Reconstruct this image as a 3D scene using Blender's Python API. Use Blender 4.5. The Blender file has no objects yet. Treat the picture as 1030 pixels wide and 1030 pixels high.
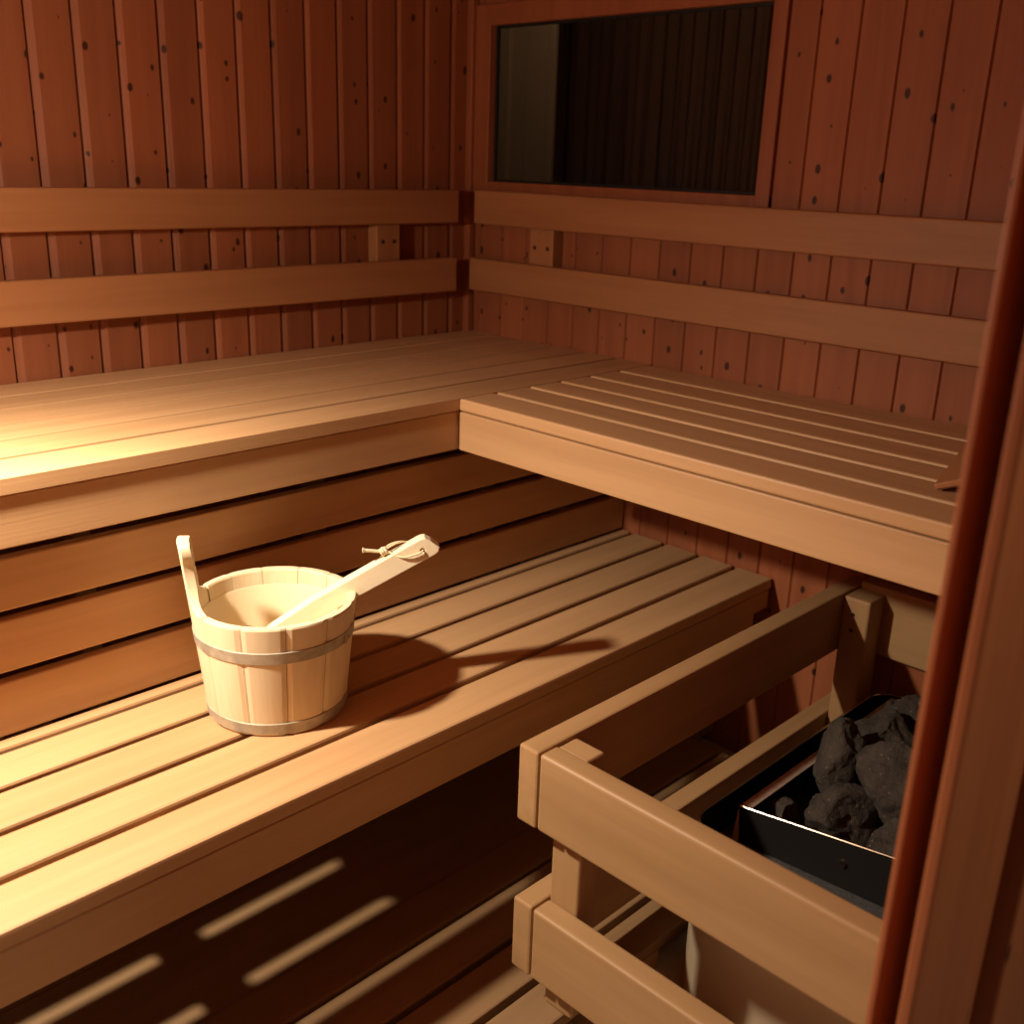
import bpy, bmesh, math, random
from mathutils import Vector, Matrix, noise
rnd = random.Random(7)
SC = bpy.context.scene
COL = SC.collection
Z0 = 0.91            # height of the upper bench top above the floor; shapes below are written relative to it
V = Vector

# ------------------------------------------------------------------ materials
def new_mat(name):
    m = bpy.data.materials.new(name); m.use_nodes = True
    nt = m.node_tree; nt.nodes.clear()
    out = nt.nodes.new('ShaderNodeOutputMaterial')
    bs = nt.nodes.new('ShaderNodeBsdfPrincipled')
    nt.links.new(bs.outputs[0], out.inputs[0])
    return m, nt, bs
def N(nt, t, **kw):
    n = nt.nodes.new(t)
    for k, v in kw.items():
        if k in ('operation', 'data_type', 'blend_type', 'noise_dimensions', 'voronoi_dimensions', 'feature', 'interpolation_type'):
            setattr(n, k, v)
        else:
            n.inputs[k].default_value = v
    return n
def ramp(nt, src, stops):
    r = nt.nodes.new('ShaderNodeValToRGB'); e = r.color_ramp.elements
    while len(e) > 1: e.remove(e[0])
    e[0].position = stops[0][0]; e[0].color = (*stops[0][1], 1)
    for p, c in stops[1:]:
        q = e.new(p); q.color = (*c, 1)
    nt.links.new(src, r.inputs[0]); return r
def mixc(nt, fac, a, b, blend='MIX'):
    m = nt.nodes.new('ShaderNodeMix'); m.data_type = 'RGBA'; m.blend_type = blend
    L = nt.links
    if isinstance(fac, float): m.inputs[0].default_value = fac
    else: L.new(fac, m.inputs[0])
    for i, x in ((6, a), (7, b)):
        if isinstance(x, tuple): m.inputs[i].default_value = (*x, 1)
        else: L.new(x, m.inputs[i])
    return m.outputs[2]
def wood(name, axis, light, dark, rough=.55, knots=0.0, var=.10, bump=.05, streak=1.0):
    """grain running along axis; each object gets its own shift of the pattern"""
    m, nt, bs = new_mat(name); L = nt.links
    tc = N(nt, 'ShaderNodeTexCoord'); oi = N(nt, 'ShaderNodeObjectInfo')
    off = N(nt, 'ShaderNodeVectorMath', operation='SCALE'); L.new(oi.outputs['Random'], off.inputs['Scale'])
    off.inputs[0].default_value = (37.1, 51.7, 23.9)
    ad = N(nt, 'ShaderNodeVectorMath', operation='ADD'); L.new(tc.outputs['Object'], ad.inputs[0]); L.new(off.outputs[0], ad.inputs[1])
    mp = N(nt, 'ShaderNodeMapping'); s = [22., 22., 22.]; s['xyz'.index(axis)] = 1.3
    mp.inputs['Scale'].default_value = s; L.new(ad.outputs[0], mp.inputs[0])
    n1 = N(nt, 'ShaderNodeTexNoise', Scale=1.0, Detail=4.0, Roughness=.55, Distortion=.4); L.new(mp.outputs[0], n1.inputs['Vector'])
    mp2 = N(nt, 'ShaderNodeMapping'); s = [170., 170., 170.]; s['xyz'.index(axis)] = 5.
    mp2.inputs['Scale'].default_value = s; L.new(ad.outputs[0], mp2.inputs[0])
    n2 = N(nt, 'ShaderNodeTexNoise', Scale=1.0, Detail=2.0, Roughness=.5); L.new(mp2.outputs[0], n2.inputs['Vector'])
    r1 = ramp(nt, n1.outputs['Fac'], [(.30, dark), (.62, light)])
    col = mixc(nt, .16 * streak, r1.outputs[0], mixc(nt, n2.outputs['Fac'], tuple(c * .55 for c in dark), light))
    hv = N(nt, 'ShaderNodeMath', operation='MULTIPLY_ADD'); L.new(oi.outputs['Random'], hv.inputs[0])
    hv.inputs[1].default_value = 2 * var; hv.inputs[2].default_value = 1 - var
    hs = nt.nodes.new('ShaderNodeHueSaturation'); L.new(hv.outputs[0], hs.inputs['Value']); L.new(col, hs.inputs['Color'])
    col = hs.outputs[0]
    if knots:
        mk = N(nt, 'ShaderNodeMapping'); s = [9., 9., 9.]; s['xyz'.index(axis)] = 3.2
        mk.inputs['Scale'].default_value = s; L.new(ad.outputs[0], mk.inputs[0])
        vo = N(nt, 'ShaderNodeTexVoronoi', Scale=1.0); L.new(mk.outputs[0], vo.inputs['Vector'])
        kr = ramp(nt, vo.outputs['Distance'], [(0.0, (1, 1, 1)), (.05 * knots, (.8, .8, .8)), (.09 * knots, (0, 0, 0))])
        col = mixc(nt, kr.outputs[0], col, tuple(c * .35 for c in dark))
    L.new(col, bs.inputs['Base Color'])
    bs.inputs['Roughness'].default_value = rough
    bs.inputs['Specular IOR Level'].default_value = .3
    b = N(nt, 'ShaderNodeBump', Strength=bump, Distance=.004); L.new(n2.outputs['Fac'], b.inputs['Height']); L.new(b.outputs[0], bs.inputs['Normal'])
    return m
def plank_wall(name, across, pitch, anchor, light, dark, seed, rough=.6, knot_amount=.5):
    """vertical pine boards: pitch and anchor follow the mesh grooves, knots and tint change from board to board"""
    m, nt, bs = new_mat(name); L = nt.links
    tc = N(nt, 'ShaderNodeTexCoord'); sp = N(nt, 'ShaderNodeSeparateXYZ'); L.new(tc.outputs['Object'], sp.inputs[0])
    a = sp.outputs['xyz'.index(across)]
    t = N(nt, 'ShaderNodeMath', operation='SUBTRACT'); L.new(a, t.inputs[0]); t.inputs[1].default_value = anchor
    t2 = N(nt, 'ShaderNodeMath', operation='DIVIDE'); L.new(t.outputs[0], t2.inputs[0]); t2.inputs[1].default_value = pitch
    fl = N(nt, 'ShaderNodeMath', operation='FLOOR'); L.new(t2.outputs[0], fl.inputs[0])
    fr = N(nt, 'ShaderNodeMath', operation='FRACT'); L.new(t2.outputs[0], fr.inputs[0])
    wn = nt.nodes.new('ShaderNodeTexWhiteNoise'); wn.noise_dimensions = '2D'
    cb = N(nt, 'ShaderNodeCombineXYZ'); L.new(fl.outputs[0], cb.inputs[0]); cb.inputs[1].default_value = seed; L.new(cb.outputs[0], wn.inputs['Vector'])
    # board coordinate: shift every board far away from its neighbour
    bx = N(nt, 'ShaderNodeMath', operation='MULTIPLY_ADD'); L.new(fl.outputs[0], bx.inputs[0]); bx.inputs[1].default_value = 3.37; L.new(fr.outputs[0], bx.inputs[2])
    bz = N(nt, 'ShaderNodeMath', operation='MULTIPLY_ADD'); L.new(wn.outputs['Value'], bz.inputs[0]); bz.inputs[1].default_value = 9.; L.new(sp.outputs[2], bz.inputs[2])
    cc = N(nt, 'ShaderNodeCombineXYZ'); L.new(bx.outputs[0], cc.inputs[0]); L.new(bz.outputs[0], cc.inputs[1]); cc.inputs[2].default_value = seed
    mp = N(nt, 'ShaderNodeMapping'); mp.inputs['Scale'].default_value = (2.2, 1.1, 1); L.new(cc.outputs[0], mp.inputs[0])
    n1 = N(nt, 'ShaderNodeTexNoise', Scale=1.0, Detail=4.0, Roughness=.55, Distortion=.8); L.new(mp.outputs[0], n1.inputs['Vector'])
    mp2 = N(nt, 'ShaderNodeMapping'); mp2.inputs['Scale'].default_value = (14., 2.5, 1); L.new(cc.outputs[0], mp2.inputs[0])
    n2 = N(nt, 'ShaderNodeTexNoise', Scale=1.0, Detail=3.0); L.new(mp2.outputs[0], n2.inputs['Vector'])
    r1 = ramp(nt, n1.outputs['Fac'], [(.3, dark), (.65, light)])
    col = mixc(nt, .25, r1.outputs[0], mixc(nt, n2.outputs['Fac'], dark, light))
    hv = N(nt, 'ShaderNodeMath', operation='MULTIPLY_ADD'); L.new(wn.outputs['Value'], hv.inputs[0]); hv.inputs[1].default_value = .28; hv.inputs[2].default_value = .86
    hs = nt.nodes.new('ShaderNodeHueSaturation'); L.new(hv.outputs[0], hs.inputs['Value']); L.new(col, hs.inputs['Color'])
    # knots
    mk = N(nt, 'ShaderNodeMapping'); mk.inputs['Scale'].default_value = (1.5, 11., 1); L.new(cc.outputs[0], mk.inputs[0])
    nd = N(nt, 'ShaderNodeTexNoise', Scale=3.0, Detail=2.0); L.new(mk.outputs[0], nd.inputs['Vector'])
    dm = N(nt, 'ShaderNodeVectorMath', operation='SCALE', Scale=.10); L.new(nd.outputs['Color'], dm.inputs[0])
    da = N(nt, 'ShaderNodeVectorMath', operation='ADD'); L.new(mk.outputs[0], da.inputs[0]); L.new(dm.outputs[0], da.inputs[1])
    vo = nt.nodes.new('ShaderNodeTexVoronoi'); vo.voronoi_dimensions = '2D'; vo.inputs['Scale'].default_value = 1.0; L.new(da.outputs[0], vo.inputs['Vector'])
    rs = N(nt, 'ShaderNodeSeparateColor'); L.new(vo.outputs['Color'], rs.inputs[0])
    rad = N(nt, 'ShaderNodeMath', operation='MULTIPLY_ADD'); L.new(rs.outputs[0], rad.inputs[0]); rad.inputs[1].default_value = .19; rad.inputs[2].default_value = .19 * (knot_amount - 1)
    mr = nt.nodes.new('ShaderNodeMapRange'); mr.interpolation_type = 'SMOOTHSTEP'
    df = N(nt, 'ShaderNodeMath', operation='SUBTRACT'); L.new(rad.outputs[0], df.inputs[0]); L.new(vo.outputs['Distance'], df.inputs[1])
    L.new(df.outputs[0], mr.inputs[0]); mr.inputs[1].default_value = -.02; mr.inputs[2].default_value = .035
    mr.inputs[3].default_value = 0; mr.inputs[4].default_value = .95
    col = mixc(nt, mr.outputs[0], hs.outputs[0], tuple(c * k for c, k in zip(dark, (.16, .13, .12))))
    L.new(col, bs.inputs['Base Color']); bs.inputs['Roughness'].default_value = rough
    bs.inputs['Specular IOR Level'].default_value = .3
    b = N(nt, 'ShaderNodeBump', Strength=.06, Distance=.004); L.new(n2.outputs['Fac'], b.inputs['Height']); L.new(b.outputs[0], bs.inputs['Normal'])
    return m
def plain(name, col, rough=.5, metal=0., spec=.5, noise_scale=0., noise_col=None, bump=0., detail=4.):
    m, nt, bs = new_mat(name); L = nt.links
    bs.inputs['Base Color'].default_value = (*col, 1); bs.inputs['Roughness'].default_value = rough
    bs.inputs['Metallic'].default_value = metal; bs.inputs['Specular IOR Level'].default_value = spec
    if noise_scale:
        tc = N(nt, 'ShaderNodeTexCoord'); oi = N(nt, 'ShaderNodeObjectInfo')
        ad = N(nt, 'ShaderNodeVectorMath', operation='ADD'); L.new(tc.outputs['Object'], ad.inputs[0]); L.new(oi.outputs['Random'], ad.inputs[1])
        n = N(nt, 'ShaderNodeTexNoise', Scale=noise_scale, Detail=detail, Roughness=.6); L.new(ad.outputs[0], n.inputs['Vector'])
        r = ramp(nt, n.outputs['Fac'], [(.35, col), (.65, noise_col or col)]); L.new(r.outputs[0], bs.inputs['Base Color'])
        if bump:
            b = N(nt, 'ShaderNodeBump', Strength=bump, Distance=.01); L.new(n.outputs['Fac'], b.inputs['Height']); L.new(b.outputs[0], bs.inputs['Normal'])
    return m

BENCH_L, BENCH_D = (.575, .335, .162), (.49, .275, .126)
M = {}
for ax in 'xyz':
    M['bench_' + ax] = wood('pale bench wood, grain ' + ax, ax, BENCH_L, BENCH_D, .5, var=.05)
    M['rail_' + ax] = wood('rail wood, grain ' + ax, ax, (.38, .165, .064), (.32, .13, .048), .55, var=.05)
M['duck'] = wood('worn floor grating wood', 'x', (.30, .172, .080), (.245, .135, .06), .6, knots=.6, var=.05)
for ax in 'xyz': M['guard_' + ax] = wood('guard rail wood, grain ' + ax, ax, (.42, .245, .112), (.35, .195, .085), .5, var=.05)
M['bucket'] = wood('spruce stave wood', 'z', (.86, .71, .47), (.78, .60, .36), .55, var=.05, streak=1.6)
M['ladle'] = wood('white ladle wood', 'x', (.92, .80, .56), (.88, .73, .48), .5, var=.0)
PINE_L, PINE_D = (.31, .097, .037), (.24, .069, .025)
M['wall_l'] = plank_wall('left pine boards', 'x', .0885, -.171, PINE_L, PINE_D, 3.0, knot_amount=.62)
M['wall_r'] = plank_wall('right pine boards', 'y', .0865, -.989, PINE_L, PINE_D, 8.0, knot_amount=.62)
M['wall_o'] = plank_wall('other pine boards', 'x', .0885, 0.0, PINE_L, PINE_D, 5.0)
M['frame'] = wood('window frame pine', 'z', PINE_L, PINE_D, .5, var=.03)
M['jamb'] = wood('door frame wood', 'z', (.42, .135, .052), (.34, .10, .038), .5, var=.03, knots=.5)
M['hoop'] = plain('galvanised hoop', (.50, .43, .32), .5, .2, .5, 45., (.34, .29, .215))
M['rivet'] = plain('rivet steel', (.3, .27, .22), .4, .8)
M['screw'] = plain('dark screw head', (.05, .035, .025), .5, .5)
M['cord'] = plain('cotton cord', (.86, .72, .48), .9, 0, .1, 300., (.74, .60, .38), .3)
M['liner'] = plain('pale bucket liner', (.80, .64, .41), .45, 0, .3)
M['steel'] = plain('brushed steel jacket', (.62, .47, .31), .28, .3, .5, 3., (.56, .42, .28))
M['black'] = plain('black heater enamel', (.013, .011, .010), .55, 0, .25)
M['tray'] = plain('speckled grey heater tray', (.045, .042, .04), .6, 0, .4, 260., (.09, .085, .08), .1)
M['edge'] = plain('bare sheet steel', (.46, .33, .25), .6, .0, .3, 40., (.38, .26, .19))
M['rim'] = plain('bright folded steel rim', (.80, .66, .48), .2, 1.0)
M['tile'] = plain('pale floor screed', (.60, .50, .36), .6, 0, .3, 18., (.54, .44, .31))
M['ceiling'] = plain('ceiling spruce', (.38, .13, .055), .6, 0, .3)
M['dark_plank'] = plank_wall('dark corridor boards', 'y', .055, 0.0, (.16, .095, .055), (.10, .06, .036), 2.0, knot_amount=.1)
M['plaster'] = plain('grey brown plaster', (.5, .40, .27), .9, 0, .2)

def stone_mat():
    m, nt, bs = new_mat('sauna stone'); L = nt.links
    tc = N(nt, 'ShaderNodeTexCoord'); oi = N(nt, 'ShaderNodeObjectInfo')
    ad = N(nt, 'ShaderNodeVectorMath', operation='ADD'); L.new(tc.outputs['Object'], ad.inputs[0]); L.new(oi.outputs['Random'], ad.inputs[1])
    n = N(nt, 'ShaderNodeTexNoise', Scale=22., Detail=6., Roughness=.65); L.new(ad.outputs[0], n.inputs['Vector'])
    r = ramp(nt, n.outputs['Fac'], [(.3, (.030, .021, .014)), (.7, (.080, .057, .040))])
    vo = N(nt, 'ShaderNodeTexVoronoi', Scale=75.); L.new(ad.outputs[0], vo.inputs['Vector'])
    sp = ramp(nt, vo.outputs['Distance'], [(0., (1, 1, 1)), (.10, (.6, .6, .6)), (.17, (0, 0, 0))])
    col = mixc(nt, sp.outputs[0], r.outputs[0], (.26, .16, .085))
    L.new(col, bs.inputs['Base Color']); bs.inputs['Roughness'].default_value = .8
    n2 = N(nt, 'ShaderNodeTexNoise', Scale=70., Detail=6., Roughness=.7); L.new(ad.outputs[0], n2.inputs['Vector'])
    b = N(nt, 'ShaderNodeBump', Strength=1.0, Distance=.012); L.new(n2.outputs['Fac'], b.inputs['Height']); L.new(b.outputs[0], bs.inputs['Normal'])
    return m
M['stone'] = stone_mat()
def glass_mat():
    m = bpy.data.materials.new('dark tinted window glass'); m.use_nodes = True; nt = m.node_tree; nt.nodes.clear(); L = nt.links
    out = nt.nodes.new('ShaderNodeOutputMaterial'); mx = nt.nodes.new('ShaderNodeMixShader')
    tr = nt.nodes.new('ShaderNodeBsdfTransparent'); tr.inputs[0].default_value = (.6, .56, .52, 1)
    gl = nt.nodes.new('ShaderNodeBsdfGlossy'); gl.inputs['Roughness'].default_value = .02
    fz = nt.nodes.new('ShaderNodeFresnel'); fz.inputs[0].default_value = 1.45
    ge = nt.nodes.new('ShaderNodeNewGeometry'); inv = N(nt, 'ShaderNodeMath', operation='SUBTRACT'); inv.inputs[0].default_value = 1; L.new(ge.outputs['Backfacing'], inv.inputs[1])
    mu = N(nt, 'ShaderNodeMath', operation='MULTIPLY'); L.new(fz.outputs[0], mu.inputs[0]); L.new(inv.outputs[0], mu.inputs[1])
    L.new(mu.outputs[0], mx.inputs[0]); L.new(tr.outputs[0], mx.inputs[1]); L.new(gl.outputs[0], mx.inputs[2]); L.new(mx.outputs[0], out.inputs[0])
    return m
M['glass'] = glass_mat()

# ------------------------------------------------------------------ mesh helpers
class MB:
    def __init__(s): s.bm = bmesh.new()
    def _merge(s, b, smooth=False):
        me = bpy.data.meshes.new('tmp')
        if smooth:
            for f in b.faces: f.smooth = True
        b.to_mesh(me); b.free(); s.bm.from_mesh(me); bpy.data.meshes.remove(me)
    def box(s, x0, x1, y0, y1, z0, z1, bev=.003, seg=2):
        b = bmesh.new()
        bmesh.ops.create_cube(b, size=1.0)
        for v in b.verts:
            v.co = V(((x0 + x1) / 2 + v.co.x * abs(x1 - x0), (y0 + y1) / 2 + v.co.y * abs(y1 - y0), (z0 + z1) / 2 + v.co.z * abs(z1 - z0)))
        if bev: bmesh.ops.bevel(b, geom=b.edges[:], offset=bev, segments=seg, affect='EDGES', profile=.5)
        s._merge(b); return s
    def prism(s, pts, d, bev=0, seg=1, smooth=False):
        """closed polygon pts (3D, planar) extruded by vector d"""
        b = bmesh.new()
        vs = [b.verts.new(V(p)) for p in pts]; f = b.faces.new(vs)
        g = bmesh.ops.extrude_face_region(b, geom=[f])
        bmesh.ops.translate(b, verts=[v for v in g['geom'] if isinstance(v, bmesh.types.BMVert)], vec=V(d))
        bmesh.ops.recalc_face_normals(b, faces=b.faces[:])
        if bev: bmesh.ops.bevel(b, geom=b.edges[:], offset=bev, segments=seg, affect='EDGES', profile=.5)
        s._merge(b, smooth); return s
    def grid(s, rows, close_u=False, close_v=False, caps=False, smooth=True):
        b = bmesh.new(); R = [[b.verts.new(V(p)) for p in r] for r in rows]
        nu, nv = len(R), len(R[0])
        for i in range(nu if close_u else nu - 1):
            for j in range(nv if close_v else nv - 1):
                b.faces.new((R[i][j], R[i][(j + 1) % nv], R[(i + 1) % nu][(j + 1) % nv], R[(i + 1) % nu][j]))
        if caps:
            b.faces.new(R[0]); b.faces.new(R[-1])
        bmesh.ops.recalc_face_normals(b, faces=b.faces[:])
        s._merge(b, smooth); return s
    def tube(s, path, r, n=10, caps=True):
        P = [V(p) for p in path]; rows = []
        up = V((0.31, .17, .93)).normalized()
        for i, p in enumerate(P):
            t = (P[min(i + 1, len(P) - 1)] - P[max(i - 1, 0)]).normalized()
            a = up - t * up.dot(t); a = a.normalized() if a.length > 1e-4 else t.orthogonal().normalized()
            up = a; c = t.cross(a); rr = r[i] if isinstance(r, (list, tuple)) else r
            rows.append([p + (a * math.cos(k * 2 * math.pi / n) + c * math.sin(k * 2 * math.pi / n)) * rr for k in range(n)])
        return s.grid(rows, close_v=True, caps=caps)
    def build(s, name, mat, parent=None, sharp=.7):
        me = bpy.data.meshes.new(name)
        org = V(parent['o']) if parent is not None and 'o' in parent else V((0, 0, 0))
        for v in s.bm.verts: v.co -= org
        s.bm.to_mesh(me); s.bm.free(); me.materials.append(mat)
        if any(f.use_smooth for f in me.polygons): me.set_sharp_from_angle(angle=sharp)
        o = bpy.data.objects.new(name, me); COL.objects.link(o)
        if parent is not None: o.parent = parent
        else: o.location.z = Z0
        return o
ORG = {}
def empty(name, x, y, z, label=None, cat=None, group=None, kind=None):
    o = bpy.data.objects.new(name, None); o.empty_display_size = .05; COL.objects.link(o)
    o.location = (x, y, z + Z0); o['o'] = (x, y, z)
    tag(o, label, cat, group, kind); return o
def tag(o, label=None, cat=None, group=None, kind=None):
    for k, v in (('label', label), ('category', cat), ('group', group), ('kind', kind)):
        if v: o[k] = v
    return o
def single(mb, name, mat, x, y, z, label=None, cat=None, group=None, kind=None):
    """a thing that is one mesh, with its origin at its base"""
    for v in mb.bm.verts: v.co -= V((x, y, z))
    o = mb.build(name, mat); o.location = (x, y, z + Z0)
    return tag(o, label, cat, group, kind)
def slat(x0, x1, y0, y1, zt, th, bev=.004): return MB().box(x0, x1, y0, y1, zt - th, zt, bev)

XE, YF = -1.97, -1.86          # end wall (behind the lamp) and door wall
ZF, ZC = -.91, 1.12            # floor and ceiling
# ------------------------------------------------------------------ room shell
single(MB().box(XE - .6, 1.6, -3.6, .12, ZF - .06, ZF, 0), 'floor', M['tile'], 0, 0, ZF, kind='structure')
single(MB().box(XE - .1, .1, YF, .1, ZC, ZC + .05, 0), 'ceiling', M['ceiling'], 0, 0, ZC, kind='structure')
def profile_wall(seams, lo, hi, groove):
    """list of (coordinate, depth) along the wall from lo to hi"""
    pts = [(lo, 0.0)]
    for q in seams:
        for d, dep in groove:
            if lo < q + d < hi: pts.append((q + d, dep))
    pts.append((hi, 0.0)); return pts
# left wall, y = 0: every board is rounded on its left edge
seams = [-.171 - .0885 * k for k in range(21)][::-1] + [-.0825]
gl_ = [(-.0015, 0), (0, .010), (.003, .010), (.011, .0035), (.018, .0)]
pr = profile_wall(seams, XE - .05, -.022, gl_)
mb = MB(); mb.grid([[(a, d, z) for a, d in pr] for z in (ZF, ZC)], smooth=False)
mb.box(XE - .05, .05, .02, .07, ZF, ZC, 0)
single(mb, 'wall_left', M['wall_l'], 0, 0, 0, kind='structure')
single(MB().box(-.024, -.002, -.020, .01, ZF, ZC, .004), 'trim_1', M['frame'], 0, 0, 0, kind='structure')
# right wall, x = 0, with the window opening
WY0, WY1, WZ0, WZ1 = -.887, -.074, .398, .772
seams = sorted(-.989 + .0865 * k for k in range(-11, 12))
gr_ = [(-.003, 0), (0, .005), (.003, 0)]
mb = MB()
def rstrip(lo, hi, z0, z1):
    pr = profile_wall(seams, lo, hi, gr_)
    mb.grid([[(d, a, z) for a, d in pr] for z in (z0, z1)], smooth=False)
rstrip(YF - .05, WY0, ZF, ZC); rstrip(WY1, 0.02, ZF, ZC); rstrip(WY0, WY1, ZF, WZ0); rstrip(WY0, WY1, WZ1, ZC)
for y0, y1, z0, z1 in ((YF - .05, WY0, ZF, ZC), (WY1, .05, ZF, ZC), (WY0, WY1, ZF, WZ0), (WY0, WY1, WZ1, ZC)):
    mb.box(.008, .022, y0, y1, z0, z1, 0)
single(mb, 'wall_right', M['wall_r'], 0, 0, 0, kind='structure')
mb = MB().box(XE - .06, XE, -1.97, .05, ZF, ZC, 0)
single(mb, 'wall_end', M['wall_o'], XE, 0, 0, kind='structure')
mb = MB().box(-1.16, .06, -1.90, YF, ZF, ZC, 0); mb.box(XE, -1.16, -1.90, YF, ZC - .10, ZC, 0)
single(mb, 'wall_front', M['wall_o'], 0, YF, 0, kind='structure')
# window
w = empty('window_1', 0, -.48, .398, kind='structure')
mb = MB()
mb.box(-.012, .020, -.0725, .0, WZ0 - .03, WZ1 + .05, .003); mb.box(-.012, .020, -.922, WY0, WZ0 - .03, WZ1 + .05, .003)
mb.box(-.0125, .020, -.922, .0, WZ1, WZ1 + .05, .003); mb.box(-.011, .020, -.922, .0, WZ0 - .028, WZ0, .003)
mb.build('window_frame', M['frame'], w)
MB().box(.014, .018, WY0 - .003, WY1 + .003, WZ0 - .003, WZ1 + .003, 0).build('window_pane', M['glass'], w)
mb = MB()
mb.box(.007, .0135, WY1 - .008, WY1, WZ0, WZ1, .001); mb.box(.007, .0135, WY0, WY0 + .006, WZ0, WZ1, .001)
mb.box(.007, .0135, WY0, WY1, WZ0, WZ0 + .006, .001); mb.box(.007, .0135, WY0, WY1, WZ1 - .006, WZ1, .001)
mb.build('glazing_seal', M['black'], w)
# beyond the window: corridor with a plaster pier and dark boards
seo = [-.055 * k for k in range(-30, 45)]
pr = profile_wall(sorted(seo), -1.7, 1.6, [(-.006, 0), (-.004, .012), (.004, .012), (.006, 0)])
mb = MB(); mb.grid([[(.95 + d, a, z) for a, d in pr] for z in (ZF, ZC + .4)], smooth=False); mb.box(.97, 1.0, -1.7, 1.6, ZF, ZC + .4, 0)
single(mb, 'wall_outside', M['dark_plank'], .95, 0, 0, kind='structure')
mb = MB().box(.60, .615, .270, .456, ZF, ZC + .4, .003); mb.box(.585, .615, .456, .70, ZF, ZC + .4, .004)
single(mb, 'trim_2', M['plaster'], .2, .06, 0, kind='structure')
# door frame at the right edge of the picture
d = empty('door_1', -1.15, -1.88, ZF, kind='structure')
MB().box(-1.228, -1.08, -1.867, -1.8595, ZF, ZC, .002).build('door_trim', M['jamb'], d)
MB().box(-1.10, -1.085, -1.901, -1.8665, ZF, ZC, .001).build('door_jamb', M['jamb'], d)
MB().box(-1.265, -1.094, -1.911, -1.899, ZF, ZC, .003, 3).build('door_stop', M['jamb'], d)
MB().box(-1.066, -.80, -1.925, -1.899, ZF, ZC, .003).build('door_casing', M['jamb'], d)

# ------------------------------------------------------------------ benches
# upper bench along the left wall
DU, W = .6445, .6263
b = empty('sauna_bench', -1.0, -.32, ZF, 'long upper bench along left wall with six lengthwise slats and boarded front below', 'bench', 'tiered sauna benches')
X0 = XE + .01
hg = [.0, .0036, .0042, .005, .0055, .006, 0]
edges = [-.010, -.118, -.222, -.328, -.434, -.5385, -.6445]
for k in range(6):
    slat(X0, -.002, edges[k + 1] + (.0 if k == 5 else hg[k + 1]), edges[k] - hg[k], 0, .0245, .0006).build('slat', M['bench_x'], b)
MB().box(X0, -.008, -.640, -.612, -.106, -.0265, .002).build('front_board', M['bench_x'], b)
for z1, z0 in ((-.138, -.222), (-.237, -.322), (-.338, -.428)):
    MB().box(X0, -.004, -.592, -.570, z0, z1, .003).build('skirting_board', M['bench_x'], b)
for x in (-1.80, -1.22, -.66, -.10):
    MB().box(x - .02, x + .02, -.569, -.02, -.085, -.025, .002).build('crossbeam', M['bench_y'], b)
    MB().box(x - .02, x + .02, -.20, -.16, ZF, -.085, .002).build('leg', M['bench_z'], b)
# upper bench along the right wall
b = empty('sauna_bench', -.32, -1.25, -.106, 'short upper bench along right wall with pale front board under the window', 'bench', 'tiered sauna benches')
ex = [-.6263, -.5285, -.4305, -.334, -.236, -.132, -.012]
for k in range(6):
    slat(ex[k] + (.0 if k == 0 else .0055), ex[k + 1] - .0055, YF + .004, -DU - .001, 0, .0245).build('slat', M['bench_y'], b)
MB().box(-.6255, -.598, YF + .004, -DU - .001, -.106, -.0268, .003).build('front_board', M['bench_y'], b)
for y in (-.70, -1.22, -1.80):
    MB().box(-.598, -.004, y - .02, y + .02, -.085, -.025, .002).build('crossbeam', M['bench_x'], b)
MB().box(-.048, -.006, YF + .004, -1.829, ZF, -.0855, .002).build('leg', M['bench_z'], b)
# lower bench
DL = 1.0327; ZL = -.43
b = empty('sauna_bench', -1.0, -.82, ZF, 'low front bench of five pale slats that carries the bucket', 'bench', 'tiered sauna benches')
gaps = [-.5975, -.6265, -.7295, -.8325, -.9335, -DL]
ge = [(-.6245, -.5985)] + []
ye = [(-.6195, -.593), (-.7225, -.6335), (-.8255, -.7365), (-.9265, -.8395), (-DL, -.9405)]
for y0, y1 in ye:
    slat(X0, -.006, y0, y1, ZL, .026, .005).build('slat', M['bench_x'], b)
z1, zb, zn = ZL - .0282, ZL - .107, ZL - .074
MB().prism([(X0, -DL + .004, z1), (-.008, -DL + .004, z1), (-.008, -DL + .004, zn), (-.062, -DL + .004, zn), (-.062, -DL + .004, zb), (X0, -DL + .004, zb)], (0, .027, 0), .002).build('front_board', M['bench_x'], b)
for x in (-1.46, -.86, -.10):
    MB().box(x - .022, x + .022, -DL + .033, -.34, ZL - .09, ZL - .0265, .002).build('crossbeam', M['bench_y'], b)
    MB().box(x - .025, x + .025, -.40, -.35, -.8495, ZL - .09, .002).build('leg', M['bench_z'], b)

# duckboard under the low bench and in front of the heater
b = empty('duckboard', -1.0, -.95, ZF, 'slatted wooden floor grating lying under the low bench', 'floor grating')
ys = [(-.6995 + .1 * 0 - .1 * k) for k in range(7)]
for y0, y1 in ((-1.011, -.918), (-1.116, -1.020), (-1.212, -1.128), (-1.300, -1.225)):
    slat(XE + .02, -.12, y0, y1, -.84, .026, .004).build('slat', M['duck'], b)
for x in (-1.85, -1.3, -.75, -.2):
    MB().box(x - .03, x + .03, -1.295, -.925, ZF, -.8665, .002).build('batten', M['bench_y'], b)
b = empty('plank_floor', -1.0, -.5, ZF, 'dark knotty plank floor under the low bench behind the slatted grating', 'floor planks')
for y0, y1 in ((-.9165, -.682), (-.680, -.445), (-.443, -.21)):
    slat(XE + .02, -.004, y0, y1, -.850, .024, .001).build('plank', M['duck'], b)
for x in (-1.7, -1.0, -.3):
    MB().box(x - .03, x + .03, -.90, -.22, ZF, -.8745, .001).build('batten', M['bench_y'], b)

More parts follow.
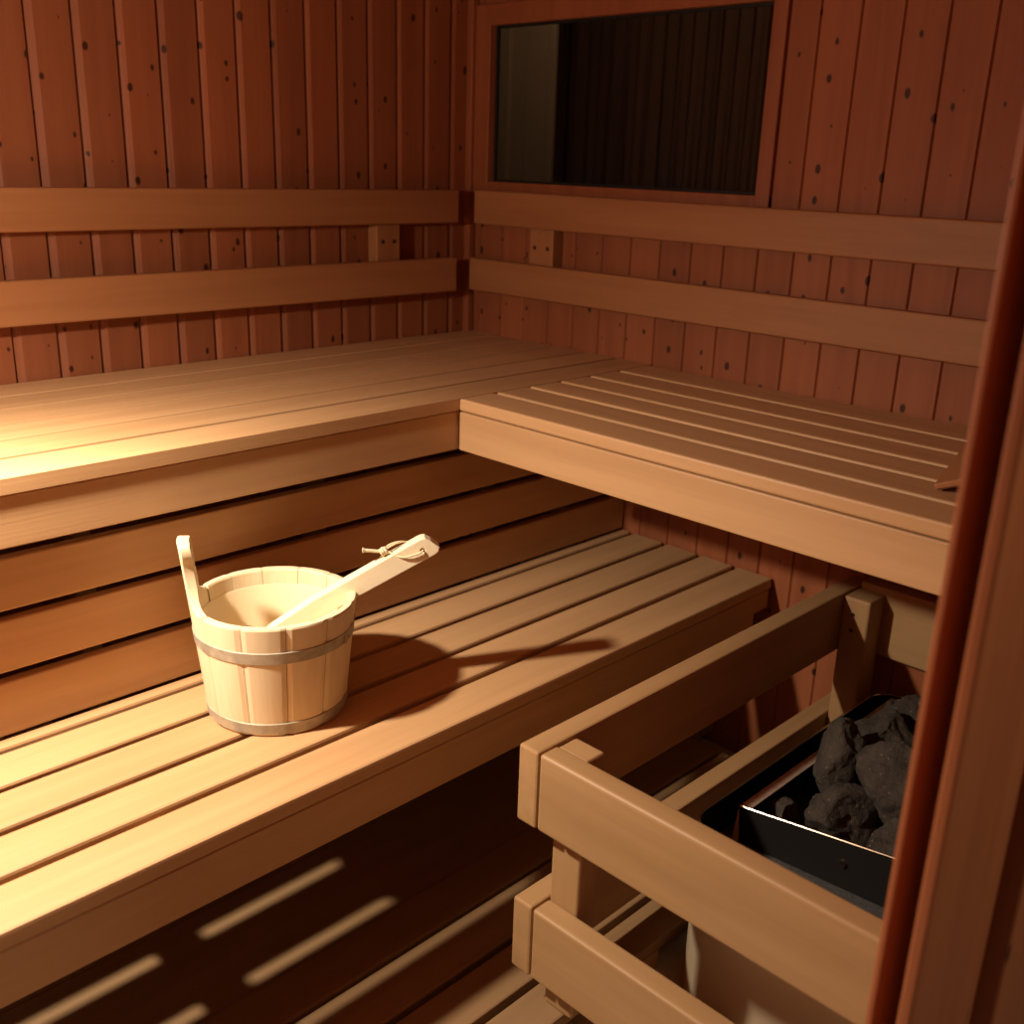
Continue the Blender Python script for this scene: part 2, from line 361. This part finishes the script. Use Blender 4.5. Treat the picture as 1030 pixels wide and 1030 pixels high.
# backrests
def rail(b, x0, x1, y0, y1, z0, z1, ax): MB().box(x0, x1, y0, y1, z0, z1, .004).build('rail', M['rail_' + ax], b)
b = empty('backrest', -1.0, -.03, .118, 'two-rail wooden backrest on left wall above the long bench', 'backrest', 'rail backrests')
rail(b, X0, -.098, -.060, -.038, .2936, .3752, 'x'); rail(b, X0, -.102, -.060, -.038, .1182, .205, 'x')
for x in (-.315, -1.42):
    u = MB().box(x - .037, x + .037, -.038, -.001, .135, .36, .003).build('upright', M['rail_z'], b)
    for dx in (-.018, .018):
        mb = MB(); mb.tube([(x + dx, -.0375, .250), (x + dx, -.0388, .250)], .0055, 12)
        o = mb.build('screw', M['screw'], b); o.parent = u
b = empty('backrest', -.03, -.95, .12, 'two-rail wooden backrest on right wall under the dark window', 'backrest', 'rail backrests')
rail(b, -.060, -.038, YF + .004, -.074, .2924, .3761, 'y'); rail(b, -.060, -.038, YF + .004, -.060, .1199, .2042, 'y')
for y in (-.300, -1.55):
    u = MB().box(-.038, -.001, y - .040, y + .040, .135, .36, .003).build('upright', M['rail_z'], b)
    for dy in (-.022, .022):
        mb = MB(); mb.tube([(-.0375, y + dy, .245), (-.0388, y + dy, .245)], .0055, 12)
        o = mb.build('screw', M['screw'], b); o.parent = u

# headrest at the far end of the right bench
b = empty('headrest', -.30, -1.68, 0, 'sloping wooden headrest at far right end of the right bench, half behind the door frame', 'headrest')
HR = Matrix.Rotation(math.radians(14), 4, 'Z')
def hp(x, y, z):
    q = HR @ V((x, y, 0)); return (-.49 + q.x, -1.548 + q.y, z)
hx = tuple(HR @ V((.40, 0, 0)))
MB().prism([hp(0, 0, .010), hp(0, -.24, .105), hp(0, -.245, .092), hp(0, -.006, .001)], hx, .003).build('sloping_board', M['rail_x'], b)
for x in (.045, .33):
    q = HR @ V((.022, 0, 0))
    MB().prism([hp(x, -.012, .001), hp(x, -.232, .001), hp(x, -.232, .084), hp(x, -.03, .008)], tuple(q), .001).build('side_support', M['rail_y'], b)

# ------------------------------------------------------------------ heater guard
GX, GY = -1.022, -1.218
b = empty('heater_guard', -.5, -1.5, ZF, 'two-tier wooden guard fence around the stone heater', 'guard rail')
for z1, z0 in ((-.365, -.495), (-.637, -.767)):
    MB().box(GX, -.006, GY - .039, GY, z0, z1, .004).build('rail', M['guard_x'], b)
    MB().box(GX, GX + .039, YF + .002, GY - .041, z0, z1, .006, 3).build('rail', M['guard_y'], b)
MB().box(-.046, -.006, -1.826, GY - .041, -.505, -.355, .004).build('rail', M['guard_y'], b)
for x0, x1, y0, y1, zb in ((GX + .0395, GX + .083, -1.316, GY - .0395, -.8395), (-.112, -.0465, -1.316, GY - .0395, -.905), (GX + .0395, GX + .083, YF + .004, YF + .06, -.905)):
    p_ = MB().box(x0, x1, y0, y1, zb, -.370, .005, 3).build('post', M['guard_z'], b)
    if y1 > -1.4:
        for zz in (-.405, -.44):
            mb = MB(); mb.tube([(x0 + .0005, (y0 + y1) / 2 + .004, zz), (x0 - .0008, (y0 + y1) / 2 + .004, zz)], .004, 10)
            o = mb.build('screw', M['screw'], b); o.parent = p_

# ------------------------------------------------------------------ heater
HX0, HX1, HY0, HY1, HZ = -.745, -.060, -1.83, -1.340, -.57
b = empty('sauna_heater', (HX0 + HX1) / 2, (HY0 + HY1) / 2, ZF, 'steel jacketed sauna heater with open black stone tray behind the wooden guard', 'heater')
def rrect(x0, x1, y0, y1, r, z, n=10):
    P = []
    for cx, cy, a in ((x1 - r, y1 - r, 0), (x0 + r, y1 - r, 90), (x0 + r, y0 + r, 180), (x1 - r, y0 + r, 270)):
        for k in range(n + 1):
            t = math.radians(a + 90 * k / n); P.append((cx + r * math.cos(t), cy + r * math.sin(t), z))
    return P
R_ = .055
mb = MB()
mb.grid([rrect(HX0, HX1, HY0, HY1, R_, z) for z in (ZF + .004, HZ)] + [rrect(HX0 + .003, HX1 - .003, HY0 + .003, HY1 - .003, R_ - .003, HZ)], close_v=True)
mb.build('jacket', M['steel'], b)
mb = MB(); i_ = .004
mb.grid([rrect(HX0 + i_, HX1 - i_, HY0 + i_, HY1 - i_, R_ - i_, z) for z in (HZ - .001, HZ - .070)], close_v=True)
mb.build('inner_wall', M['black'], b)
mb = MB(); mb.prism(rrect(HX0 + i_, HX1 - i_, HY0 + i_, HY1 - i_, R_ - i_, HZ - .078), (0, 0, .01)); mb.build('tray', M['tray'], b)
mb = MB(); mb.tube(rrect(HX0 + .0015, HX1 - .0015, HY0 + .0015, HY1 - .0015, R_ - .002, HZ) + rrect(HX0 + .0015, HX1 - .0015, HY0 + .0015, HY1 - .0015, R_ - .002, HZ)[:1], .0022, 8); mb.build('rim', M['rim'], b)
for fx, fy in ((HX0 + .08, HY1 - .08), (HX1 - .08, HY1 - .08), (HX0 + .08, HY0 + .08), (HX1 - .08, HY0 + .08)):
    mb = MB(); mb.tube([(fx, fy, ZF), (fx, fy, ZF + .030)], .02, 14); mb.build('foot', M['black'], b)
# stone container: four sheet walls, front one rises a little to the right
BX0, BX1, BY0, BY1 = -.642, -.085, -1.80, -1.378
zt = HZ; zt2 = HZ + .040; zbm = HZ - .066; th = .003
sheet = MB()
def wallq(p0, p1, zb0, zt0, zb1, zt1, nrm):
    n = V(nrm) * th
    a = [V((*p0, zb0)), V((*p1, zb1)), V((*p1, zt1)), V((*p0, zt0))]
    sheet.prism(a, n)
FX = BX0 + .040
wallq((BX0, BY1), (FX, BY0), zbm, zt, zbm, zt2, (1, 0, 0))
wallq((BX0, BY1), (BX1, BY1), zbm, zt, zbm, zt, (0, -1, 0))
wallq((BX1, BY1), (BX1, BY0), zbm, zt, zbm, zt2, (-1, 0, 0))
wallq((FX, BY0), (BX1, BY0), zbm, zt2, zbm, zt2, (0, 1, 0))
sc_ = sheet.build('stone_container', M['black'], b)
# folded flange on the left side and bright edge along the front
fl = MB().prism([(BX0, BY1 + .001, zt + .001), (BX1, BY1 + .001, zt + .001), (BX1, BY1 - .017, zt + .001), (BX0 + .002, BY1 - .017, zt + .001)], (0, 0, .002))
o = fl.build('flange', M['edge'], b); o.parent = sc_
mb = MB(); mb.tube([(BX0, BY1, zt + .002), (FX, BY0, zt2 + .002)], .0022, 8); o = mb.build('front_edge', M['rim'], b); o.parent = sc_
mb = MB(); mb.prism([(BX0 - .001, BY1 + .001, zt - .004), (BX0 - .012, BY1 + .001, zbm + .004), (BX0 - .001, BY1 - .004, zbm + .002)], (0, .002, 0)); o = mb.build('corner_gusset', M['edge'], b); o.parent = sc_
mb = MB()
sy = -1.56; sx = BX0 + (FX - BX0) * (BY1 - sy) / (BY1 - BY0)
mb.tube([(sx + .001, sy, zbm + .045), (sx - .003, sy, zbm + .045)], .006, 12); o = mb.build('screw', M['rim'], b); o.parent = sc_

# stones
def stone(cx, cy, cz, rx, ry, rz, rot, seed, label, cuts=9):
    r = random.Random(seed); bm = bmesh.new(); bmesh.ops.create_icosphere(bm, subdivisions=5, radius=1.0)
    planes = []
    for k in range(cuts):
        n = V((r.uniform(-1, 1), r.uniform(-1, 1), r.uniform(-1, 1))).normalized(); planes.append((n, r.uniform(.55, .82)))
    for v in bm.verts:
        p = v.co.copy()
        for n, dd in planes:
            e = p.dot(n) - dd
            if e > 0: p -= n * e * .93
        nn = v.co.normalized()
        s_ = noise.noise(v.co * 1.7 + V((seed, 0, 0))) * .12 + noise.noise(v.co * 5 + V((0, seed, 0))) * .05 + noise.noise(v.co * 14 + V((0, 0, seed))) * .022
        v.co = p + nn * s_
    M4 = Matrix.Translation((0, 0, 0)) @ Matrix.Rotation(rot[2], 4, 'Z') @ Matrix.Rotation(rot[1], 4, 'Y') @ Matrix.Rotation(rot[0], 4, 'X') @ Matrix.Diagonal((rx, ry, rz, 1))
    bmesh.ops.transform(bm, matrix=M4, verts=bm.verts[:])
    for f in bm.faces: f.smooth = True
    me = bpy.data.meshes.new('heater_stone'); bm.to_mesh(me); bm.free(); me.materials.append(M['stone'])
    o = bpy.data.objects.new('heater_stone', me); COL.objects.link(o); o.location = (cx, cy, cz + Z0)
    tag(o, label, 'stone', 'stones heaped in the heater'); return o
STONES = [
 (-.565, -1.412, -.600, .032, .030, .030, (0, .2, .4), 11, 'smallest dark stone alone in the near left corner of the heater tray'),
 (-.505, -1.490, -.597, .080, .070, .062, (.2, .3, .2), 23, 'large speckled grey stone at front of the heap, right of the lone small stone'),
 (-.420, -1.440, -.540, .058, .050, .074, (.1, .5, .3), 5, 'tall pointed stone leaning on left flange of the stone container'),
 (-.440, -1.550, -.530, .118, .066, .066, (.35, .55, 1.1), 31, 'big dark slab stone leaning across the middle of the heap'),
 (-.300, -1.455, -.545, .098, .066, .060, (.1, -.2, .3), 17, 'broad flat-topped stone at back of the heap behind the tall pointed one'),
 (-.180, -1.470, -.540, .060, .055, .054, (.4, .1, .2), 41, 'rounded stone at the far back right of the heap by the wall'),
 (-.345, -1.590, -.515, .070, .058, .056, (.1, .3, .6), 53, 'mid-sized stone on right of the heap against the door frame edge'),
 (-.140, -1.405, -.570, .038, .024, .040, (.2, .2, .1), 61, 'small upright stone at far left back corner of the container'),
 (-.520, -1.610, -.590, .082, .066, .054, (.3, .1, .5), 71, 'low stone at right front of the heap beside the bright steel edge'),
 (-.245, -1.570, -.555, .066, .056, .064, (.3, .6, .1), 83, 'dark stone sunk at the back of the heap between the two right-hand stones'),
]
for s in STONES: stone(*s)

# ------------------------------------------------------------------ bucket
BXc, BYc = -1.152, -.777
RB, RT, HB = .113, .1335, .195
b = empty('wooden_bucket', BXc, BYc, ZL, 'pale wooden stave bucket with one tall stave handle on the low bench', 'bucket')
def rad(z): return RB + (RT - RB) * (z - ZL) / HB
TH = .0135
a_handle = math.radians(151)
def stave(a0, a1, parent, name='stave'):
    n = 8; rows = []
    for z in (ZL + .0005, ZL + .002, ZL + HB - .003, ZL + HB):
        r = rad(z); row = []
        inset = .0015 if z in (ZL + .0005, ZL + HB) else 0
        for k in range(n + 1):
            t = a0 + (a1 - a0) * k / n
            rr = r - inset - (.0018 if k in (0, n) else 0)
            row.append((BXc + rr * math.cos(t), BYc + rr * math.sin(t), z))
        for k in range(n, -1, -1):
            t = a0 + (a1 - a0) * k / n; rr = r - TH + inset
            row.append((BXc + rr * math.cos(t), BYc + rr * math.sin(t), z))
        rows.append(row)
    return MB().grid(rows, close_v=True, caps=True, smooth=True).build(name, M['bucket'], parent, .12)
gap = .0040; hw = math.radians(31.3)
sm = [182.3, 214.4, 244.9, 275.6, 308, 337.5, 368.5, 397, 426.5, 453, 479.7]
for a0, a1 in zip(sm[:-1], sm[1:]): stave(math.radians(a0) + gap, math.radians(a1) - gap, b)
# the handle stave: full width up to the rim, shoulders curving into a narrow upright grip
rows = []
prof = [(0.0005, 1), (.002, 1), (.10, 1), (HB - .008, 1), (HB + .000, .97), (HB + .003, .84), (HB + .009, .66), (HB + .018, .52), (HB + .030, .42), (HB + .045, .36), (HB + .060, .34), (HB + .074, .36), (HB + .086, .42), (HB + .096, .42), (HB + .103, .38), (HB + .106, .30)]
def smooth_prof(P, m=5):
    out = [P[0], P[1], P[2], P[3]]
    for i in range(3, len(P) - 1):
        p0, p1, p2, p3 = P[i - 1] if i > 3 else P[i], P[i], P[i + 1], P[min(i + 2, len(P) - 1)]
        for k in range(1, m + 1):
            t = k / m
            out.append(tuple(.5 * ((2 * p1[q]) + (p2[q] - p0[q]) * t + (2 * p0[q] - 5 * p1[q] + 4 * p2[q] - p3[q]) * t * t + (3 * p1[q] - p0[q] - 3 * p2[q] + p3[q]) * t ** 3) for q in (0, 1)))
    return out
prof = smooth_prof(prof)
n = 16
for dz, wf in prof:
    z = ZL + dz; r = rad(z); row = []
    hw_ = (hw - gap) * wf
    thk = TH + .005 * min(1, max(0, (dz - HB - .004) / .03))
    for k in range(n + 1):
        t = a_handle - hw_ + 2 * hw_ * k / n; rr = r - (.002 if k in (0, n) else 0)
        row.append((BXc + rr * math.cos(t), BYc + rr * math.sin(t), z))
    for k in range(n, -1, -1):
        t = a_handle - hw_ + 2 * hw_ * k / n; rr = r - thk + (.002 if k in (0, n) else 0)
        row.append((BXc + rr * math.cos(t), BYc + rr * math.sin(t), z))
    rows.append(row)
MB().grid(rows, close_v=True, caps=True, smooth=True).build('handle_stave', M['bucket'], b, .3)
def hoop(z0, z1):
    rows = []; n = 96
    for off, z in ((.0002, z0), (.0016, z0 + .001), (.0016, z1 - .001), (.0002, z1), (-.0006, z1), (-.0006, z0)):
        rows.append([(BXc + (rad(z) + off) * math.cos(2 * math.pi * k / n), BYc + (rad(z) + off) * math.sin(2 * math.pi * k / n), z) for k in range(n)])
    return MB().grid(rows, close_u=True, close_v=True)
for z0, z1, ar in ((ZL + HB - .062, ZL + HB - .041, -1.05), (ZL + .004, ZL + .024, -2.05)):
    h = hoop(z0, z1).build('hoop', M['hoop'], b)
    zm = (z0 + z1) / 2; rr = rad(zm) + .0012; mb = MB()
    mb.tube([(BXc + rr * math.cos(ar), BYc + rr * math.sin(ar), zm), (BXc + (rr + .0016) * math.cos(ar), BYc + (rr + .0016) * math.sin(ar), zm)], .0035, 12)
    o = mb.build('rivet', M['rivet'], b); o.parent = h
    mb = MB()
    mb.grid([[(BXc + (rad(z) + .0026) * math.cos(ar + q), BYc + (rad(z) + .0026) * math.sin(ar + q), z) for q in (-.10, -.05, 0)] for z in (z0 + .0005, z1 - .0005)])
    o = mb.build('hoop_overlap', M['hoop'], b); o.parent = h
mb = MB(); nn = 64
mb.grid([[(BXc + (rad(z) - TH - e) * math.cos(2 * math.pi * k / nn), BYc + (rad(z) - TH - e) * math.sin(2 * math.pi * k / nn), z) for k in range(nn)] for z, e in ((ZL + HB - .026, .0005), (ZL + HB - .028, .0015), (ZL + .03, .002))], close_v=True)
mb.prism([(BXc + (rad(ZL + .03) - TH - .001) * math.cos(2 * math.pi * k / nn), BYc + (rad(ZL + .03) - TH - .001) * math.sin(2 * math.pi * k / nn), ZL + .02) for k in range(nn)], (0, 0, .01))
mb.build('liner', M['liner'], b)

# ------------------------------------------------------------------ ladle
T = V((-.926, -.918, -.152)); B_ = V((-1.168, -.742, -.322))
ax = (T - B_).normalized(); LEN = (T - B_).length
up = (V((0, 0, 1)) - ax * ax.z).normalized(); sd = ax.cross(up)          # sd points towards the viewer side
if sd.dot(V((-1, -1, 0))) < 0: sd = -sd
b = empty('ladle', B_.x, B_.y, B_.z, 'white wooden ladle leaning in the bucket with a knotted cord at its end', 'ladle')
def Lp(s, u, w): return B_ + ax * s + up * u + sd * w
hh = .0185; tk = .0125
out = [(0, -.008), (.05, -.011), (.12, -.0165), (LEN - .010, -hh), (LEN - .003, -hh + .002), (LEN + .001, -hh + .008), (LEN - .006, .006), (LEN - .012, hh - .003), (LEN - .018, hh - .0005), (LEN - .026, hh), (.12, .0165), (.05, .011), (0, .008)]
hole = [(LEN - .026 + .0038 * math.cos(q * math.pi / 5), -.001 + .0038 * math.sin(q * math.pi / 5)) for q in range(10)]
bm = bmesh.new()
eds = []
for loop in (out, hole):
    vs = [bm.verts.new(Lp(s, u, -tk)) for s, u in loop]
    for i in range(len(vs)): eds.append(bm.edges.new((vs[i], vs[(i + 1) % len(vs)])))
bmesh.ops.triangle_fill(bm, edges=eds, use_beauty=True)
fs = bm.faces[:]
g = bmesh.ops.extrude_face_region(bm, geom=fs)
bmesh.ops.translate(bm, verts=[v for v in g['geom'] if isinstance(v, bmesh.types.BMVert)], vec=sd * 2 * tk)
bmesh.ops.recalc_face_normals(bm, faces=bm.faces[:])
be = [e for e in bm.edges if len(e.link_faces) == 2 and e.calc_face_angle(0) > 1.2]
bmesh.ops.bevel(bm, geom=be, offset=.0018, segments=2, affect='EDGES', profile=.5)
mb = MB(); mb._merge(bm); mb.build('handle', M['ladle'], b)
# bowl: turned cup hanging at the lower end
mb = MB(); bc = B_ + V((-.024, .016, .004)); rows = []
for r, z in ((.004, -.036), (.020, -.034), (.031, -.024), (.036, -.006), (.037, .008), (.034, .008), (.032, -.004), (.026, -.020), (.014, -.028), (.003, -.029)):
    rows.append([bc + V((r * math.cos(2 * math.pi * k / 32), r * math.sin(2 * math.pi * k / 32), z)) for k in range(32)])
mb.grid(rows, close_v=True, caps=True); mb.build('bowl', M['ladle'], b)
# cord
def bez(pts, n=10):
    P = [V(p) for p in pts]; outp = []
    for i in range(len(P) - 1):
        p0, p1, p2, p3 = P[max(i - 1, 0)], P[i], P[i + 1], P[min(i + 2, len(P) - 1)]
        for k in range(n):
            t = k / n
            outp.append(.5 * ((2 * p1) + (p2 - p0) * t + (2 * p0 - 5 * p1 + 4 * p2 - p3) * t * t + (3 * p1 - p0 - 3 * p2 + p3) * t ** 3))
    outp.append(P[-1]); return outp
hs_ = LEN - .026; kn = (LEN - .083, hh + .009, .001)
mb = MB(); cr = .0016
mb.tube(bez([Lp(hs_, -.001, -.008), Lp(hs_, -.001, tk + .001), Lp(hs_ - .012, .001, tk + .0045), Lp(hs_ - .035, .008, tk + .003), Lp(kn[0] + .006, kn[1] - .003, .004), Lp(*kn)]), cr, 8)
mb.tube(bez([Lp(hs_, -.001, .008), Lp(hs_, -.001, -tk - .002), Lp(hs_ - .010, .009, -tk - .003), Lp(hs_ - .026, hh + .007, -.006), Lp(kn[0] + .012, kn[1] + .004, -.002), Lp(*kn)]), cr, 8)
mb.tube(bez([Lp(hs_ - .022, hh + .004, -.008), Lp(hs_ - .034, hh + .009, -.003), Lp(kn[0] + .008, kn[1] + .001, .000), Lp(*kn)]), cr, 8)
mb.build('cord', M['cord'], b)
mb = MB()
for q, (ds, du) in enumerate(((-.004, .0), (.0, .001), (.004, -.0005))):
    mb.tube([Lp(kn[0] + ds, kn[1] + du + .0052 * math.sin(t * math.pi / 6), kn[2] + .0045 * math.cos(t * math.pi / 6)) for t in range(13)], .0024, 8)
mb.tube(bez([Lp(*kn), Lp(kn[0] - .010, kn[1] + .006, .001), Lp(kn[0] - .021, kn[1] + .0145, .002), Lp(kn[0] - .029, kn[1] + .020, .002)]), [.0028] * 10 + [.0029] * 10 + [.003, .003, .003, .003, .003, .0032, .0036, .0041, .0046, .0048, .0044], 10)
mb.build('knot', M['cord'], b)

# ------------------------------------------------------------------ light
Lpos = V((-1.76, -.715, .44 + Z0))
ld = bpy.data.lights.new('wall_lamp_light', 'SPOT'); ld.energy = 82; ld.color = (1.0, .88, .70); ld.shadow_soft_size = .028
ld.spot_size = math.radians(162); ld.spot_blend = .93
lo = bpy.data.objects.new('wall_lamp_light', ld); COL.objects.link(lo); lo.location = Lpos
lo.rotation_euler = V((.20, -.20, -.96)).to_track_quat('-Z', 'Y').to_euler()
for nm, p_, e_, r_ in (('wall_lamp_shade_glow', (Lpos.x, Lpos.y, Lpos.z - Z0), 18.0, .028), ('corridor_fill_light', (-.95, -2.75, .75), 19.0, .12), ('corridor_fill_light', (.14, -.05, 1.10), 3.6, .05)):  # corridor points: unseen, added to light the door frame and beyond the window
    l2 = bpy.data.lights.new(nm, 'POINT'); l2.energy = e_; l2.color = ld.color if 'wall' in nm else (1.0, .80, .58); l2.shadow_soft_size = r_
    o2 = bpy.data.objects.new(nm, l2); COL.objects.link(o2); o2.location = (p_[0], p_[1], p_[2] + Z0)
wd = bpy.data.worlds.new('world'); SC.world = wd; wd.use_nodes = True
bg = wd.node_tree.nodes['Background']; bg.inputs[0].default_value = (1.0, .62, .36, 1); bg.inputs[1].default_value = .015

# ------------------------------------------------------------------ camera
cx, cy, cz, yaw, pitch, roll, f = -2.0113, -2.1501, .45, .7719, -.3232, .0334, 1052.63
cd = bpy.data.cameras.new('camera'); cd.sensor_width = 36; cd.lens = f / 1030 * 36; cd.clip_start = .02
co = bpy.data.objects.new('camera', cd); COL.objects.link(co); SC.camera = co
fw = V((math.cos(pitch) * math.cos(yaw), math.cos(pitch) * math.sin(yaw), math.sin(pitch)))
rt = fw.cross(V((0, 0, 1))).normalized(); u = rt.cross(fw)
c, s = math.cos(roll), math.sin(roll); rt, u = c * rt + s * u, -s * rt + c * u
co.matrix_world = Matrix(((rt.x, u.x, -fw.x, cx), (rt.y, u.y, -fw.y, cy), (rt.z, u.z, -fw.z, cz + Z0), (0, 0, 0, 1)))
cd.dof.use_dof = True; cd.dof.focus_distance = 1.75; cd.dof.aperture_fstop = 4.0

for o in bpy.data.objects:
    if 'o' in o: del o['o']
vs = SC.view_settings; vs.view_transform = 'Standard'; vs.look = 'None'; vs.exposure = 0; vs.gamma = 1; vs.use_curve_mapping = False
